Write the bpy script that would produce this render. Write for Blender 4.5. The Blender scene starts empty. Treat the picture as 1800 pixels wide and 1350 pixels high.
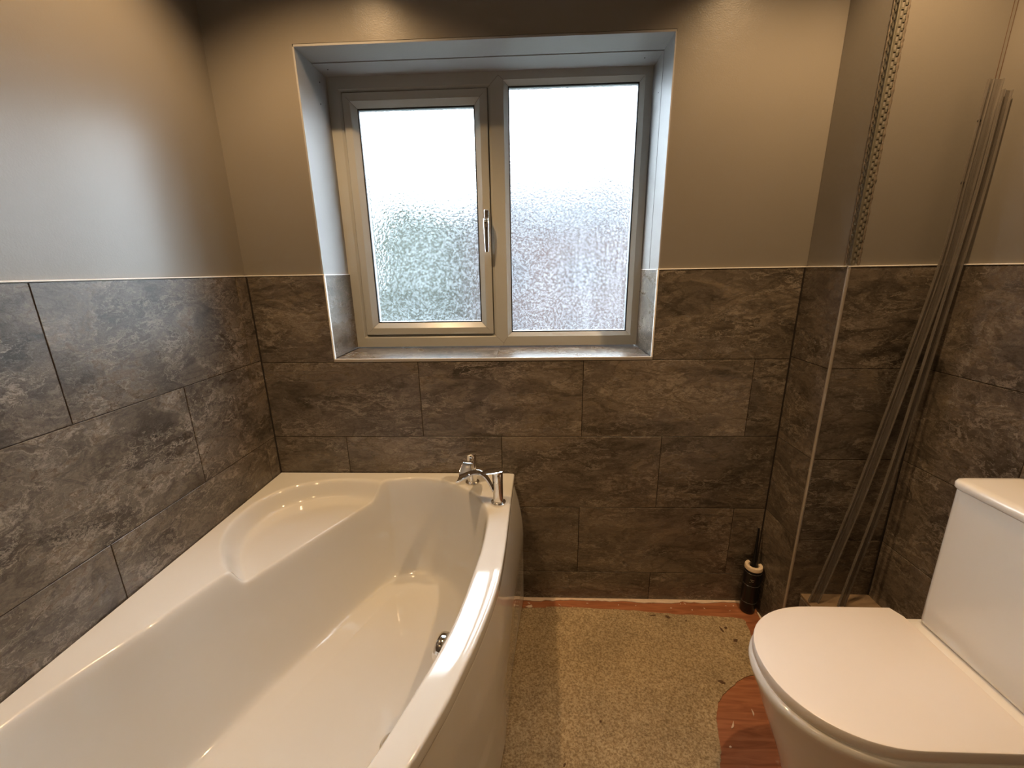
import bpy, bmesh, math, random
import numpy as np
from mathutils import Vector, Matrix
from mathutils import noise as mnoise
random.seed(7)
SC = bpy.context.scene
COL = SC.collection

# ------------------------------------------------------------------ camera, world, lights, exposure
CAM = Vector((0.4056, -1.4680, 1.3503))
RIGHT = Vector((0.99913767, 0.03823812, -0.01617901))
UP = Vector((0.00546056, 0.26526662, 0.96415964))
FWD = Vector((-0.0411594, 0.96341656, -0.26482907))
cd = bpy.data.cameras.new('camera')
cam = bpy.data.objects.new('camera', cd)
COL.objects.link(cam)
M4 = Matrix((RIGHT, UP, -FWD)).transposed().to_4x4()
M4.translation = CAM
cam.matrix_world = M4
cd.sensor_fit = 'HORIZONTAL'
cd.sensor_width = 36.0
cd.lens = 729.733 / 1800 * 36.0
cd.clip_start = 0.02
cd.clip_end = 300
SC.camera = cam

W = bpy.data.worlds.new('overcast_sky')
SC.world = W
W.use_nodes = True
bg = W.node_tree.nodes['Background']
bg.inputs[0].default_value = (0.80, 0.90, 1.0, 1)
bg.inputs[1].default_value = 15.0
W.cycles.sampling_method = 'AUTOMATIC'

WARM = (1.0, 0.64, 0.32)
H_CEIL = 2.45
def downlight(x, y, power):
    l = bpy.data.lights.new('downlight', 'SPOT')
    l.energy = power
    l.color = WARM
    l.spot_size = math.radians(124)
    l.spot_blend = 0.55
    l.shadow_soft_size = 0.022
    o = bpy.data.objects.new('downlight', l)
    o.location = (x, y, H_CEIL - 0.012)
    COL.objects.link(o)
downlight(-0.20, -0.50, 59)
downlight(1.20, -0.50, 60)
downlight(-0.20, -1.85, 22)
downlight(1.20, -1.85, 9)

SC.view_settings.view_transform = 'Standard'
SC.view_settings.look = 'None'
SC.view_settings.gamma = 1.0
SC.view_settings.use_curve_mapping = False
SC.view_settings.exposure = 0.0
SC.cycles.use_denoising = True
SC.cycles.max_bounces = 12
SC.cycles.diffuse_bounces = 6
SC.cycles.transmission_bounces = 8
SC.cycles.caustics_refractive = True
SC.cycles.caustics_reflective = True
SC.cycles.blur_glossy = 0.3
SC.cycles.sample_clamp_indirect = 25.0

# ------------------------------------------------------------------ helpers
def empty(name, loc=(0, 0, 0)):
    o = bpy.data.objects.new(name, None)
    o.location = loc
    o.empty_display_size = 0.05
    COL.objects.link(o)
    return o
def link(name, me, mat, parent=None, smooth=False):
    if mat is not None and not me.materials:
        me.materials.append(mat)
    if smooth:
        me.polygons.foreach_set('use_smooth', [True] * len(me.polygons))
    o = bpy.data.objects.new(name, me)
    COL.objects.link(o)
    if parent is not None:
        o.parent = parent
        bpy.context.view_layer.update()
        o.matrix_parent_inverse = parent.matrix_world.inverted()
    return o
def tag(o, label=None, cat=None, group=None, kind=None):
    if label: o['label'] = label
    if cat: o['category'] = cat
    if group: o['group'] = group
    if kind: o['kind'] = kind
    return o
class MB:
    """collects shapes into ONE mesh object"""
    def __init__(s): s.v = []; s.f = []
    def add(s, vs, fs):
        n = len(s.v); s.v += [tuple(v) for v in vs]
        s.f += [tuple(i + n for i in f) for f in fs]
        return s
    def box(s, x0, x1, y0, y1, z0, z1):
        vs = [(x, y, z) for x in (x0, x1) for y in (y0, y1) for z in (z0, z1)]
        return s.add(vs, [(0, 1, 3, 2), (4, 6, 7, 5), (0, 4, 5, 1), (2, 3, 7, 6), (0, 2, 6, 4), (1, 5, 7, 3)])
    def grid(s, P, closed_u=False, closed_v=False, flip=False):
        nu = len(P); nv = len(P[0]); base = len(s.v)
        for row in P: s.v += [tuple(p) for p in row]
        for i in range(nu if closed_u else nu - 1):
            for j in range(nv if closed_v else nv - 1):
                a = base + i * nv + j; b = base + ((i + 1) % nu) * nv + j
                c = base + ((i + 1) % nu) * nv + (j + 1) % nv; d = base + i * nv + (j + 1) % nv
                s.f.append((a, d, c, b) if flip else (a, b, c, d))
        return s
    def lathe(s, prof, cx=0, cy=0, cz=0, n=32, axis='z'):
        P = []
        for r, h in prof:
            row = []
            for k in range(n):
                t = 2 * math.pi * k / n
                if axis == 'z': row.append((cx + r * math.cos(t), cy + r * math.sin(t), cz + h))
                elif axis == 'x': row.append((cx + h, cy + r * math.cos(t), cz + r * math.sin(t)))
                else: row.append((cx + r * math.cos(t), cy + h, cz + r * math.sin(t)))
            P.append(row)
        s.grid(P, closed_v=True)
        n0 = len(s.v) - len(prof) * n
        s.f.append(tuple(n0 + k for k in range(n)))
        s.f.append(tuple(n0 + (len(prof) - 1) * n + k for k in range(n)))
        return s
    def tube(s, pts, rad, n=10):
        pts = [Vector(p) for p in pts]
        if not hasattr(rad, '__len__'): rad = [rad] * len(pts)
        P = []
        for i, p in enumerate(pts):
            t = (pts[min(i + 1, len(pts) - 1)] - pts[max(i - 1, 0)]).normalized()
            a = t.orthogonal().normalized() if i == 0 else (a - t * a.dot(t)).normalized()
            b = t.cross(a)
            P.append([p + (a * math.cos(2 * math.pi * k / n) + b * math.sin(2 * math.pi * k / n)) * rad[i] for k in range(n)])
        s.grid(P, closed_v=True)
        n0 = len(s.v) - len(pts) * n
        s.f.append(tuple(n0 + k for k in range(n)))
        s.f.append(tuple(n0 + (len(pts) - 1) * n + k for k in range(n)))
        return s
    def ring(s, x0, x1, z0, z1, prof):
        """mitred frame: prof = closed loop of (inset, y)"""
        P = []
        for i, y in prof + prof[:1]:
            P.append([(x0 + i, y, z0 + i), (x1 - i, y, z0 + i), (x1 - i, y, z1 - i), (x0 + i, y, z1 - i)])
        return s.grid(P, closed_v=True)
    def mesh(s, name, recalc=True):
        me = bpy.data.meshes.new(name)
        me.from_pydata(s.v, [], s.f)
        if recalc:
            bm = bmesh.new(); bm.from_mesh(me)
            bmesh.ops.recalc_face_normals(bm, faces=bm.faces)
            bm.to_mesh(me); bm.free()
        me.update()
        return me
    def build(s, name, mat, parent=None, smooth=False, bevel=0, seg=2, recalc=True):
        o = link(name, s.mesh(name, recalc), mat, parent, smooth)
        if bevel:
            m = o.modifiers.new('bevel', 'BEVEL'); m.width = bevel; m.segments = seg
            m.limit_method = 'ANGLE'; m.angle_limit = math.radians(35)
        if smooth:
            me = o.data
            try: me.set_sharp_from_angle(angle=math.radians(42))
            except Exception: pass
        return o

# ------------------------------------------------------------------ materials
def new_mat(name):
    m = bpy.data.materials.new(name); m.use_nodes = True
    nt = m.node_tree
    for n in list(nt.nodes): nt.nodes.remove(n)
    out = nt.nodes.new('ShaderNodeOutputMaterial')
    return m, nt, out
def N(nt, t, **kw):
    n = nt.nodes.new('ShaderNode' + t)
    for k, v in kw.items():
        if k.startswith('i_'):
            key = k[2:].replace('_', ' ')
            n.inputs[key].default_value = v
        else: setattr(n, k, v)
    return n
def ramp(nt, src, stops, interp='LINEAR'):
    r = N(nt, 'ValToRGB'); r.color_ramp.interpolation = interp
    e = r.color_ramp.elements
    while len(e) < len(stops): e.new(0.5)
    for i, (p, c) in enumerate(stops):
        e[i].position = p; e[i].color = (c, c, c, 1) if not hasattr(c, '__len__') else (*c, 1)
    nt.links.new(src, r.inputs[0]); return r.outputs[0]
def mixc(nt, f, a, b, mode='MIX'):
    m = N(nt, 'Mix', data_type='RGBA', blend_type=mode)
    for sock, v in ((m.inputs[0], f), (m.inputs[6], a), (m.inputs[7], b)):
        if hasattr(v, 'is_linked') or isinstance(v, bpy.types.NodeSocket): nt.links.new(v, sock)
        elif hasattr(v, '__len__'): sock.default_value = (*v, 1)
        else: sock.default_value = v
    return m.outputs[2]
def math_(nt, op, a, b=0.0):
    m = N(nt, 'Math', operation=op)
    for sock, v in ((m.inputs[0], a), (m.inputs[1], b)):
        if isinstance(v, bpy.types.NodeSocket): nt.links.new(v, sock)
        else: sock.default_value = v
    return m.outputs[0]
def bump(nt, h, strength, dist=0.002, normal=None):
    b = N(nt, 'Bump'); b.inputs['Strength'].default_value = strength; b.inputs['Distance'].default_value = dist
    nt.links.new(h, b.inputs['Height'])
    if normal is not None: nt.links.new(normal, b.inputs['Normal'])
    return b.outputs[0]
def simple(name, color, rough=0.5, metal=0.0, coat=0.0, noise_amt=0.0, nscale=30, bump_s=0.0, bscale=200, ior=1.5, spec=0.5):
    m, nt, out = new_mat(name)
    p = N(nt, 'BsdfPrincipled')
    p.inputs['Roughness'].default_value = rough; p.inputs['Metallic'].default_value = metal
    p.inputs['Coat Weight'].default_value = coat; p.inputs['Coat Roughness'].default_value = 0.03
    p.inputs['IOR'].default_value = ior; p.inputs['Specular IOR Level'].default_value = spec
    tc = N(nt, 'TexCoord')
    nz = N(nt, 'TexNoise'); nz.inputs['Scale'].default_value = nscale; nz.inputs['Detail'].default_value = 5
    nt.links.new(tc.outputs['Object'], nz.inputs['Vector'])
    c2 = tuple(max(0, c * (1 - noise_amt)) for c in color); c1 = tuple(min(1, c * (1 + noise_amt)) for c in color)
    nt.links.new(mixc(nt, nz.outputs[0], c2, c1), p.inputs['Base Color'])
    if bump_s:
        n2 = N(nt, 'TexNoise'); n2.inputs['Scale'].default_value = bscale; n2.inputs['Detail'].default_value = 4
        nt.links.new(tc.outputs['Object'], n2.inputs['Vector'])
        nt.links.new(bump(nt, n2.outputs[0], bump_s), p.inputs['Normal'])
    nt.links.new(p.outputs[0], out.inputs[0])
    return m

def paint_mat():
    m, nt, out = new_mat('wall_paint')
    p = N(nt, 'BsdfPrincipled'); p.inputs['Roughness'].default_value = 0.30
    p.inputs['Specular IOR Level'].default_value = 0.5
    tc = N(nt, 'TexCoord')
    a = N(nt, 'TexNoise'); a.inputs['Scale'].default_value = 2.2; a.inputs['Detail'].default_value = 3
    b = N(nt, 'TexNoise'); b.inputs['Scale'].default_value = 260; b.inputs['Detail'].default_value = 3
    c = N(nt, 'TexNoise'); c.inputs['Scale'].default_value = 9; c.inputs['Detail'].default_value = 6; c.inputs['Roughness'].default_value = .6
    for n in (a, b, c): nt.links.new(tc.outputs['Object'], n.inputs['Vector'])
    nt.links.new(mixc(nt, a.outputs[0], (0.182, 0.166, 0.144), (0.206, 0.188, 0.164)), p.inputs['Base Color'])
    n1 = bump(nt, b.outputs[0], 0.10, 0.0015)
    nt.links.new(bump(nt, c.outputs[0], 0.10, 0.006, n1), p.inputs['Normal'])
    nt.links.new(p.outputs[0], out.inputs[0])
    return m

def tile_mat(name='stone_tile', dark=(0.036, 0.029, 0.022), mid=(0.112, 0.092, 0.072), light=(0.31, 0.27, 0.225), rough=0.27):
    m, nt, out = new_mat(name)
    p = N(nt, 'BsdfPrincipled')
    tc = N(nt, 'TexCoord'); oi = N(nt, 'ObjectInfo')
    # every tile shows a different cut of the stone
    off = N(nt, 'VectorMath', operation='SCALE'); off.inputs['Scale'].default_value = 37.0
    comb = N(nt, 'CombineXYZ')
    nt.links.new(oi.outputs['Random'], comb.inputs[0])
    nt.links.new(math_(nt, 'MULTIPLY', oi.outputs['Random'], 3.7), comb.inputs[1])
    nt.links.new(math_(nt, 'MULTIPLY', oi.outputs['Random'], 2.3), comb.inputs[2])
    nt.links.new(comb.outputs[0], off.inputs[0])
    add = N(nt, 'VectorMath', operation='ADD')
    nt.links.new(tc.outputs['Object'], add.inputs[0]); nt.links.new(off.outputs[0], add.inputs[1])
    # a slanting bedding direction
    mp = N(nt, 'Mapping'); mp.inputs['Rotation'].default_value = (0.5, 0.55, 0.5); mp.inputs['Scale'].default_value = (1.0, 1.5, 2.6)
    nt.links.new(add.outputs[0], mp.inputs['Vector'])
    V = mp.outputs[0]
    # warp
    w1 = N(nt, 'TexNoise'); w1.inputs['Scale'].default_value = 3.4; w1.inputs['Detail'].default_value = 6; w1.inputs['Roughness'].default_value = .62
    nt.links.new(V, w1.inputs['Vector'])
    sc = N(nt, 'VectorMath', operation='SCALE'); sc.inputs['Scale'].default_value = 0.55
    nt.links.new(w1.outputs['Color'], sc.inputs[0])
    wa = N(nt, 'VectorMath', operation='ADD'); nt.links.new(V, wa.inputs[0]); nt.links.new(sc.outputs[0], wa.inputs[1])
    VW = wa.outputs[0]
    big = N(nt, 'TexNoise'); big.inputs['Scale'].default_value = 3.0; big.inputs['Detail'].default_value = 9; big.inputs['Roughness'].default_value = .66; big.inputs['Distortion'].default_value = 0.6
    nt.links.new(VW, big.inputs['Vector'])
    fine = N(nt, 'TexNoise'); fine.inputs['Scale'].default_value = 34; fine.inputs['Detail'].default_value = 8; fine.inputs['Roughness'].default_value = .7
    nt.links.new(VW, fine.inputs['Vector'])
    def veins(scale, lo, hi, src):
        # ridged noise: thin lines where the noise crosses its middle
        n = N(nt, 'TexNoise'); n.inputs['Scale'].default_value = scale; n.inputs['Detail'].default_value = 5; n.inputs['Roughness'].default_value = .55
        n.inputs['Distortion'].default_value = 0.9
        nt.links.new(src, n.inputs['Vector'])
        d = math_(nt, 'ABSOLUTE', math_(nt, 'SUBTRACT', n.outputs[0], 0.5))
        return ramp(nt, d, [(lo, 1.0), (hi, 0.0)])
    v1 = veins(4.2, 0.0, 0.020, VW)
    v2 = veins(11.0, 0.0, 0.030, VW)
    v3 = veins(5.0, 0.0, 0.026, V)
    base = ramp(nt, big.outputs[0], [(0.34, dark), (0.5, mid), (0.66, tuple(x * 1.6 for x in mid))])
    fn = ramp(nt, fine.outputs[0], [(0.3, 0.62), (0.7, 1.38)])
    base = mixc(nt, 1.0, base, fn, 'MULTIPLY')
    # veins come and go
    gate = ramp(nt, w1.outputs[0], [(0.40, 0.1), (0.58, 1.0)])
    vv = math_(nt, 'MULTIPLY', math_(nt, 'ADD', math_(nt, 'MULTIPLY', v1, 1.0), math_(nt, 'MULTIPLY', v2, 0.60)), gate)
    c = mixc(nt, math_(nt, 'MINIMUM', vv, 0.75), base, light)
    c = mixc(nt, math_(nt, 'MULTIPLY', v3, 0.42), c, tuple(x * 0.6 for x in dark))
    tone = math_(nt, 'ADD', math_(nt, 'MULTIPLY', oi.outputs['Random'], 0.22), 0.90)
    tcmb = N(nt, 'CombineColor'); [nt.links.new(tone, tcmb.inputs[i]) for i in range(3)]
    c = mixc(nt, 1.0, c, tcmb.outputs[0], 'MULTIPLY')
    nt.links.new(c, p.inputs['Base Color'])
    nt.links.new(ramp(nt, big.outputs[0], [(0.3, rough + .1), (0.7, rough - .04)]), p.inputs['Roughness'])
    h = math_(nt, 'ADD', math_(nt, 'MULTIPLY', big.outputs[0], 1.0), math_(nt, 'MULTIPLY', fine.outputs[0], 0.25))
    nt.links.new(bump(nt, h, 0.35, 0.004), p.inputs['Normal'])
    nt.links.new(p.outputs[0], out.inputs[0])
    return m

def glass_mat(name, haze=0.0, wiped=False):
    m, nt, out = new_mat(name)
    tc = N(nt, 'TexCoord')
    v = N(nt, 'TexVoronoi', feature='SMOOTH_F1'); v.inputs['Scale'].default_value = 135; v.inputs['Smoothness'].default_value = .6
    n = N(nt, 'TexNoise'); n.inputs['Scale'].default_value = 120; n.inputs['Detail'].default_value = 2
    nt.links.new(tc.outputs['Object'], n.inputs['Vector'])
    nt.links.new(tc.outputs['Object'], v.inputs['Vector'])
    h = math_(nt, 'ADD', v.outputs[0], math_(nt, 'MULTIPLY', n.outputs[0], 1.2))
    nm = bump(nt, h, 1.0, 0.0008)
    rf = N(nt, 'BsdfRefraction'); rf.inputs['IOR'].default_value = 1.45; rf.inputs['Roughness'].default_value = 0.04
    rf.inputs['Color'].default_value = (.96, .98, .98, 1)
    nt.links.new(nm, rf.inputs['Normal'])
    tr = N(nt, 'BsdfTransparent'); tr.inputs['Color'].default_value = (.95, .97, .97, 1)
    tl = N(nt, 'BsdfTranslucent'); tl.inputs['Color'].default_value = (.86, .90, .97, 1)
    # condensation / wiped haze: blotchy
    hz = N(nt, 'TexNoise'); hz.inputs['Scale'].default_value = 5; hz.inputs['Detail'].default_value = 5
    nt.links.new(tc.outputs['Object'], hz.inputs['Vector'])
    hzv = math_(nt, 'MULTIPLY', ramp(nt, hz.outputs[0], [(0.35, haze * 0.7), (0.7, haze * 1.3)]), ramp(nt, n.outputs[0], [(0.44, 0.25), (0.60, 2.4)]))
    if wiped:
        # a hand-wiped patch of dried smears low on the right of the pane
        mpw = N(nt, 'Mapping'); mpw.inputs['Rotation'].default_value = (0, math.radians(-22), 0); mpw.inputs['Scale'].default_value = (26, 1, 1.6)
        nt.links.new(tc.outputs['Object'], mpw.inputs['Vector'])
        wn = N(nt, 'TexNoise'); wn.inputs['Scale'].default_value = 2.2; wn.inputs['Detail'].default_value = 3; wn.inputs['Distortion'].default_value = 0.5
        nt.links.new(mpw.outputs[0], wn.inputs['Vector'])
        sp = N(nt, 'SeparateXYZ'); nt.links.new(tc.outputs['Object'], sp.inputs[0])
        m1 = N(nt, 'MapRange'); nt.links.new(sp.outputs[2], m1.inputs[0])
        m1.inputs[1].default_value = 1.62; m1.inputs[2].default_value = 1.45; m1.inputs[3].default_value = 0; m1.inputs[4].default_value = 1
        m2 = N(nt, 'MapRange'); nt.links.new(sp.outputs[0], m2.inputs[0])
        m2.inputs[1].default_value = .44; m2.inputs[2].default_value = .60; m2.inputs[3].default_value = 0; m2.inputs[4].default_value = 1
        sm_ = math_(nt, 'MULTIPLY', math_(nt, 'MULTIPLY', m1.outputs[0], m2.outputs[0]), ramp(nt, wn.outputs[0], [(0.46, 0.002), (0.60, 0.022)]))
        hzv = math_(nt, 'ADD', hzv, sm_)
    mx1 = N(nt, 'MixShader'); mx1.inputs[0].default_value = 0.15
    nt.links.new(rf.outputs[0], mx1.inputs[1]); nt.links.new(tr.outputs[0], mx1.inputs[2])
    mx2 = N(nt, 'MixShader'); nt.links.new(hzv, mx2.inputs[0])
    nt.links.new(mx1.outputs[0], mx2.inputs[1]); nt.links.new(tl.outputs[0], mx2.inputs[2])
    gl = N(nt, 'BsdfGlossy'); gl.inputs['Roughness'].default_value = 0.08; nt.links.new(nm, gl.inputs['Normal'])
    mx3 = N(nt, 'MixShader'); mx3.inputs[0].default_value = 0.05
    nt.links.new(mx2.outputs[0], mx3.inputs[1]); nt.links.new(gl.outputs[0], mx3.inputs[2])
    nt.links.new(mx3.outputs[0], out.inputs[0])
    return m

def ply_mat():
    m, nt, out = new_mat('orange_plywood')
    p = N(nt, 'BsdfPrincipled'); p.inputs['Roughness'].default_value = 0.6
    tc = N(nt, 'TexCoord')
    mp = N(nt, 'Mapping'); mp.inputs['Scale'].default_value = (3, 26, 3); mp.inputs['Rotation'].default_value = (0, 0, 0.5)
    nt.links.new(tc.outputs['Object'], mp.inputs['Vector'])
    n = N(nt, 'TexNoise'); n.inputs['Scale'].default_value = 2; n.inputs['Detail'].default_value = 8; n.inputs['Distortion'].default_value = 1.2
    nt.links.new(mp.outputs[0], n.inputs['Vector'])
    b = N(nt, 'TexNoise'); b.inputs['Scale'].default_value = 14; b.inputs['Detail'].default_value = 7
    nt.links.new(tc.outputs['Object'], b.inputs['Vector'])
    c = ramp(nt, n.outputs[0], [(0.3, (0.19, 0.060, 0.022)), (0.55, (0.31, 0.112, 0.045)), (0.75, (0.38, 0.155, 0.07))])
    spots = ramp(nt, b.outputs[0], [(0.66, 0.0), (0.72, 0.6)])
    c = mixc(nt, spots, c, (0.55, 0.38, 0.26))
    nt.links.new(c, p.inputs['Base Color'])
    nt.links.new(bump(nt, n.outputs[0], 0.3, 0.001), p.inputs['Normal'])
    nt.links.new(p.outputs[0], out.inputs[0]); return m

def underlay_mat():
    m, nt, out = new_mat('speckled_backing')
    p = N(nt, 'BsdfPrincipled'); p.inputs['Roughness'].default_value = 0.85
    tc = N(nt, 'TexCoord')
    n = N(nt, 'TexNoise'); n.inputs['Scale'].default_value = 170; n.inputs['Detail'].default_value = 5; n.inputs['Roughness'].default_value = .7
    g = N(nt, 'TexNoise'); g.inputs['Scale'].default_value = 5; g.inputs['Detail'].default_value = 6
    f = N(nt, 'TexNoise'); f.inputs['Scale'].default_value = 48; f.inputs['Detail'].default_value = 5; f.inputs['Roughness'].default_value = .7
    for q in (n, g, f): nt.links.new(tc.outputs['Object'], q.inputs['Vector'])
    c = ramp(nt, n.outputs[0], [(0.38, (0.19, 0.135, 0.070)), (0.5, (0.33, 0.25, 0.145)), (0.62, (0.46, 0.37, 0.235))])
    c = mixc(nt, 1.0, c, ramp(nt, g.outputs[0], [(0.35, 0.88), (0.65, 1.1)]), 'MULTIPLY')
    c = mixc(nt, 1.0, c, ramp(nt, f.outputs[0], [(0.3, 0.86), (0.65, 1.08)]), 'MULTIPLY')
    nt.links.new(c, p.inputs['Base Color'])
    nt.links.new(bump(nt, n.outputs[0], 0.6, 0.0015), p.inputs['Normal'])
    nt.links.new(p.outputs[0], out.inputs[0]); return m

def plastic_strip_mat():
    m, nt, out = new_mat('frosted_clear_plastic')
    tc = N(nt, 'TexCoord')
    mp = N(nt, 'Mapping'); mp.inputs['Scale'].default_value = (60, 60, 1)
    nt.links.new(tc.outputs['Object'], mp.inputs['Vector'])
    n = N(nt, 'TexNoise'); n.inputs['Scale'].default_value = 3; n.inputs['Detail'].default_value = 5
    nt.links.new(mp.outputs[0], n.inputs['Vector'])
    tr = N(nt, 'BsdfTransparent'); tr.inputs['Color'].default_value = (.88, .86, .84, 1)
    p = N(nt, 'BsdfPrincipled'); p.inputs['Roughness'].default_value = 0.32
    nt.links.new(mixc(nt, n.outputs[0], (0.15, 0.135, 0.12), (0.23, 0.21, 0.19)), p.inputs['Base Color'])
    mx = N(nt, 'MixShader'); nt.links.new(ramp(nt, n.outputs[0], [(0.35, 0.52), (0.65, 0.64)]), mx.inputs[0])
    nt.links.new(tr.outputs[0], mx.inputs[1]); nt.links.new(p.outputs[0], mx.inputs[2])
    nt.links.new(mx.outputs[0], out.inputs[0]); return m

PAINT = paint_mat()
TILE = tile_mat()
GROUT = simple('brown_grout', (0.030, 0.020, 0.014), 0.9)
REVEAL = simple('pale_grey_reveal_paint', (0.305, 0.303, 0.30), 0.5, noise_amt=.04, nscale=6, bump_s=.12, bscale=120)
PVC = simple('cream_window_plastic', (0.375, 0.38, 0.355), 0.28, noise_amt=.02)
GASKET = simple('black_rubber', (0.008, 0.008, 0.008), 0.5)
ACRYLIC = simple('white_bath_acrylic', (0.665, 0.665, 0.655), 0.07, coat=0.3, noise_amt=.01)
CERAMIC = simple('white_ceramic', (0.80, 0.79, 0.77), 0.09, coat=0.3, noise_amt=.01)
SEATM = simple('white_seat_plastic', (0.80, 0.76, 0.73), 0.33, noise_amt=.01)
CHROME = simple('chrome', (0.82, 0.81, 0.80), 0.05, metal=1.0)
STEEL = simple('galvanised_steel', (0.115, 0.105, 0.078), 0.55, metal=.15, noise_amt=.35, nscale=90)
TRIMW = simple('white_edge_trim', (0.80, 0.79, 0.77), 0.35)
TRIMS = simple('silver_grey_trim', (0.42, 0.38, 0.33), 0.35, metal=.4)
CORNERSEAL = simple('dark_sealant', (0.02, 0.015, 0.011), 0.6)
BLACK = simple('black_gloss_can', (0.003, 0.0035, 0.005), 0.35)
CREAM = simple('cream_plastic', (0.72, 0.60, 0.46), 0.4)
GREYP = simple('grey_print', (0.42, 0.40, 0.36), 0.5)
PLY = ply_mat()
UNDER = underlay_mat()
PLASTER = simple('old_plaster', (0.62, 0.50, 0.40), 0.85, noise_amt=.25, nscale=40, bump_s=.4, bscale=90)
ROUGHPL = simple('broken_plaster', (0.125, 0.10, 0.075), 0.85, noise_amt=.35, nscale=120, bump_s=.5, bscale=160)
STRIP = plastic_strip_mat()
HOLE = simple('dark_hole', (0.004, 0.003, 0.003), 0.9)
STAIN = simple('brown_stain', (0.085, 0.045, 0.022), 0.8, noise_amt=.3)

# ------------------------------------------------------------------ room numbers (metres; tile faces)
XL, XB, YB, XR = -0.5852, 1.3245, -0.1941, 1.6071
T, HT = 0.602, 0.302
G = 0.0012                      # half a joint
ZR = [0.1354 + HT * k for k in range(5)]   # .1354 .4374 .7394 1.0414 1.3434
ZTOP = 1.3426
TH = 0.008                      # tile thickness
YF = -2.55                      # wall behind the camera
wx0, wx1, wz0, wz1, wd = -0.3055, 0.8407, 1.0452, 2.0216, 0.2164
WTH = 0.30

def structure(name, mb, mat, **kw):
    o = mb.build(name, mat, **kw); o['kind'] = 'structure'; return o

# walls: the rough wall behind the tiles is painted plaster above, grout below
b = MB()
yA, yB = 0.008, WTH
b.box(XL - .2, wx0 - .0095, yA, yB, -0.02, H_CEIL + .02)
b.box(wx1 + .0075, XR + .2, yA, yB, -0.02, H_CEIL + .02)
b.box(wx0 - .0095, wx1 + .0075, yA, yB, -0.02, wz0 - .008)
b.box(wx0 - .0095, wx1 + .0075, yA, yB, wz1 + .0075, H_CEIL + .02)
wall_back = structure('wall_back', b, PAINT)
b = MB().box(XL - .2, XL - .008, YF, .008, -0.02, H_CEIL + .02)
wall_left = structure('wall_left', b, PAINT)
b = MB().box(XR + .008, XR + .2, YF, .008, -0.02, H_CEIL + .02)
wall_right = structure('wall_right', b, PAINT)
b = MB().box(XL - .2, XR + .2, YF - .15, YF, -0.02, H_CEIL + .02)
wall_front = structure('wall_front', b, PAINT)
b = MB().box(XB + .008, XR + .008, YB + .008, .008, 0, H_CEIL)
wall_boxing = structure('wall_boxing', b, PAINT, bevel=.002)
b = MB().box(XL - .2, XR + .2, YF - .15, WTH, H_CEIL, H_CEIL + .1)
structure('ceiling', b, simple('white_ceiling', (.78, .76, .72), .8))
b = MB().box(XL - .1, XR + .1, YF - .1, .008, -0.06, 0)
floor = structure('floor', b, PLY)

# grout beds 1.6 mm behind the tile faces
def bed(parent, *bx): MB().box(*bx).build('grout', GROUT, parent)
gd = 0.0016
bed(wall_back, XL, XB, gd, .010, 0, wz0 - .009)
bed(wall_back, XL, wx0 - .0056, gd, .010, wz0 - .009, ZTOP - .001)
bed(wall_back, wx1 + .0056, XB, gd, .010, wz0 - .009, ZTOP - .001)
bed(wall_left, XL - .010, XL - gd, YF, 0, 0, ZTOP - .001)
bed(wall_right, XR + gd, XR + .010, YF, YB, 0, ZTOP - .001)
bed(wall_boxing, XB + gd, XB + .010, YB + gd + .001, 0, 0, ZTOP - .001)
bed(wall_boxing, XB + gd + .001, XR, YB + gd, YB + .010, 0, ZTOP - .001)

# tiles: one object each, mesh shared between equal sizes
_tile_cache = {}
def tile_mesh(w, h, axis):
    key = (round(w, 4), round(h, 4), axis)
    if key in _tile_cache: return _tile_cache[key]
    c = 0.0006
    m = MB()
    # chamfered slab: front face at 0, back at +TH along the wall normal
    def P(u, v, d):
        return (u, d, v) if axis == 'y' else ((d, u, v) if axis == 'x' else (u, v, d))
    fr = [P(c, c, 0), P(w - c, c, 0), P(w - c, h - c, 0), P(c, h - c, 0)]
    md = [P(0, 0, c), P(w, 0, c), P(w, h, c), P(0, h, c)]
    bk = [P(0, 0, TH), P(w, 0, TH), P(w, h, TH), P(0, h, TH)]
    fs = [(0, 1, 2, 3), (11, 10, 9, 8)]
    for i in range(4):
        j = (i + 1) % 4
        fs += [(i, i + 4, j + 4, j), (i + 4, i + 8, j + 8, j + 4)]
    m.add(fr + md + bk, fs)
    me = m.mesh('tile'); me.materials.append(TILE)
    _tile_cache[key] = me
    return me
def tile(parent, a0, a1, z0, z1, axis, plane, sign=1):
    """axis 'y': tile in an x-z wall facing -y; 'x': tile in a y-z wall; 'z' : horizontal tile"""
    me = tile_mesh(a1 - a0, z1 - z0, axis)
    o = bpy.data.objects.new('tile', me); COL.objects.link(o)
    jit = random.uniform(-.0002, .0002)
    if axis == 'y': o.location = (a0, plane + jit, z0)
    elif axis == 'x':
        o.location = (plane + jit, a0, z0)
        if sign < 0: o.scale = (-1, 1, 1)
    else: o.location = (a0, z0, plane + jit); o.scale = (1, 1, -1)
    o.parent = parent
    return o
def row(parent, cuts, z0, z1, axis, plane, sign=1, lo=None, hi=None):
    for a, c in zip(cuts[:-1], cuts[1:]):
        tile(parent, a + G, c - G, z0 + G, z1 - G, axis, plane, sign)

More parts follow.
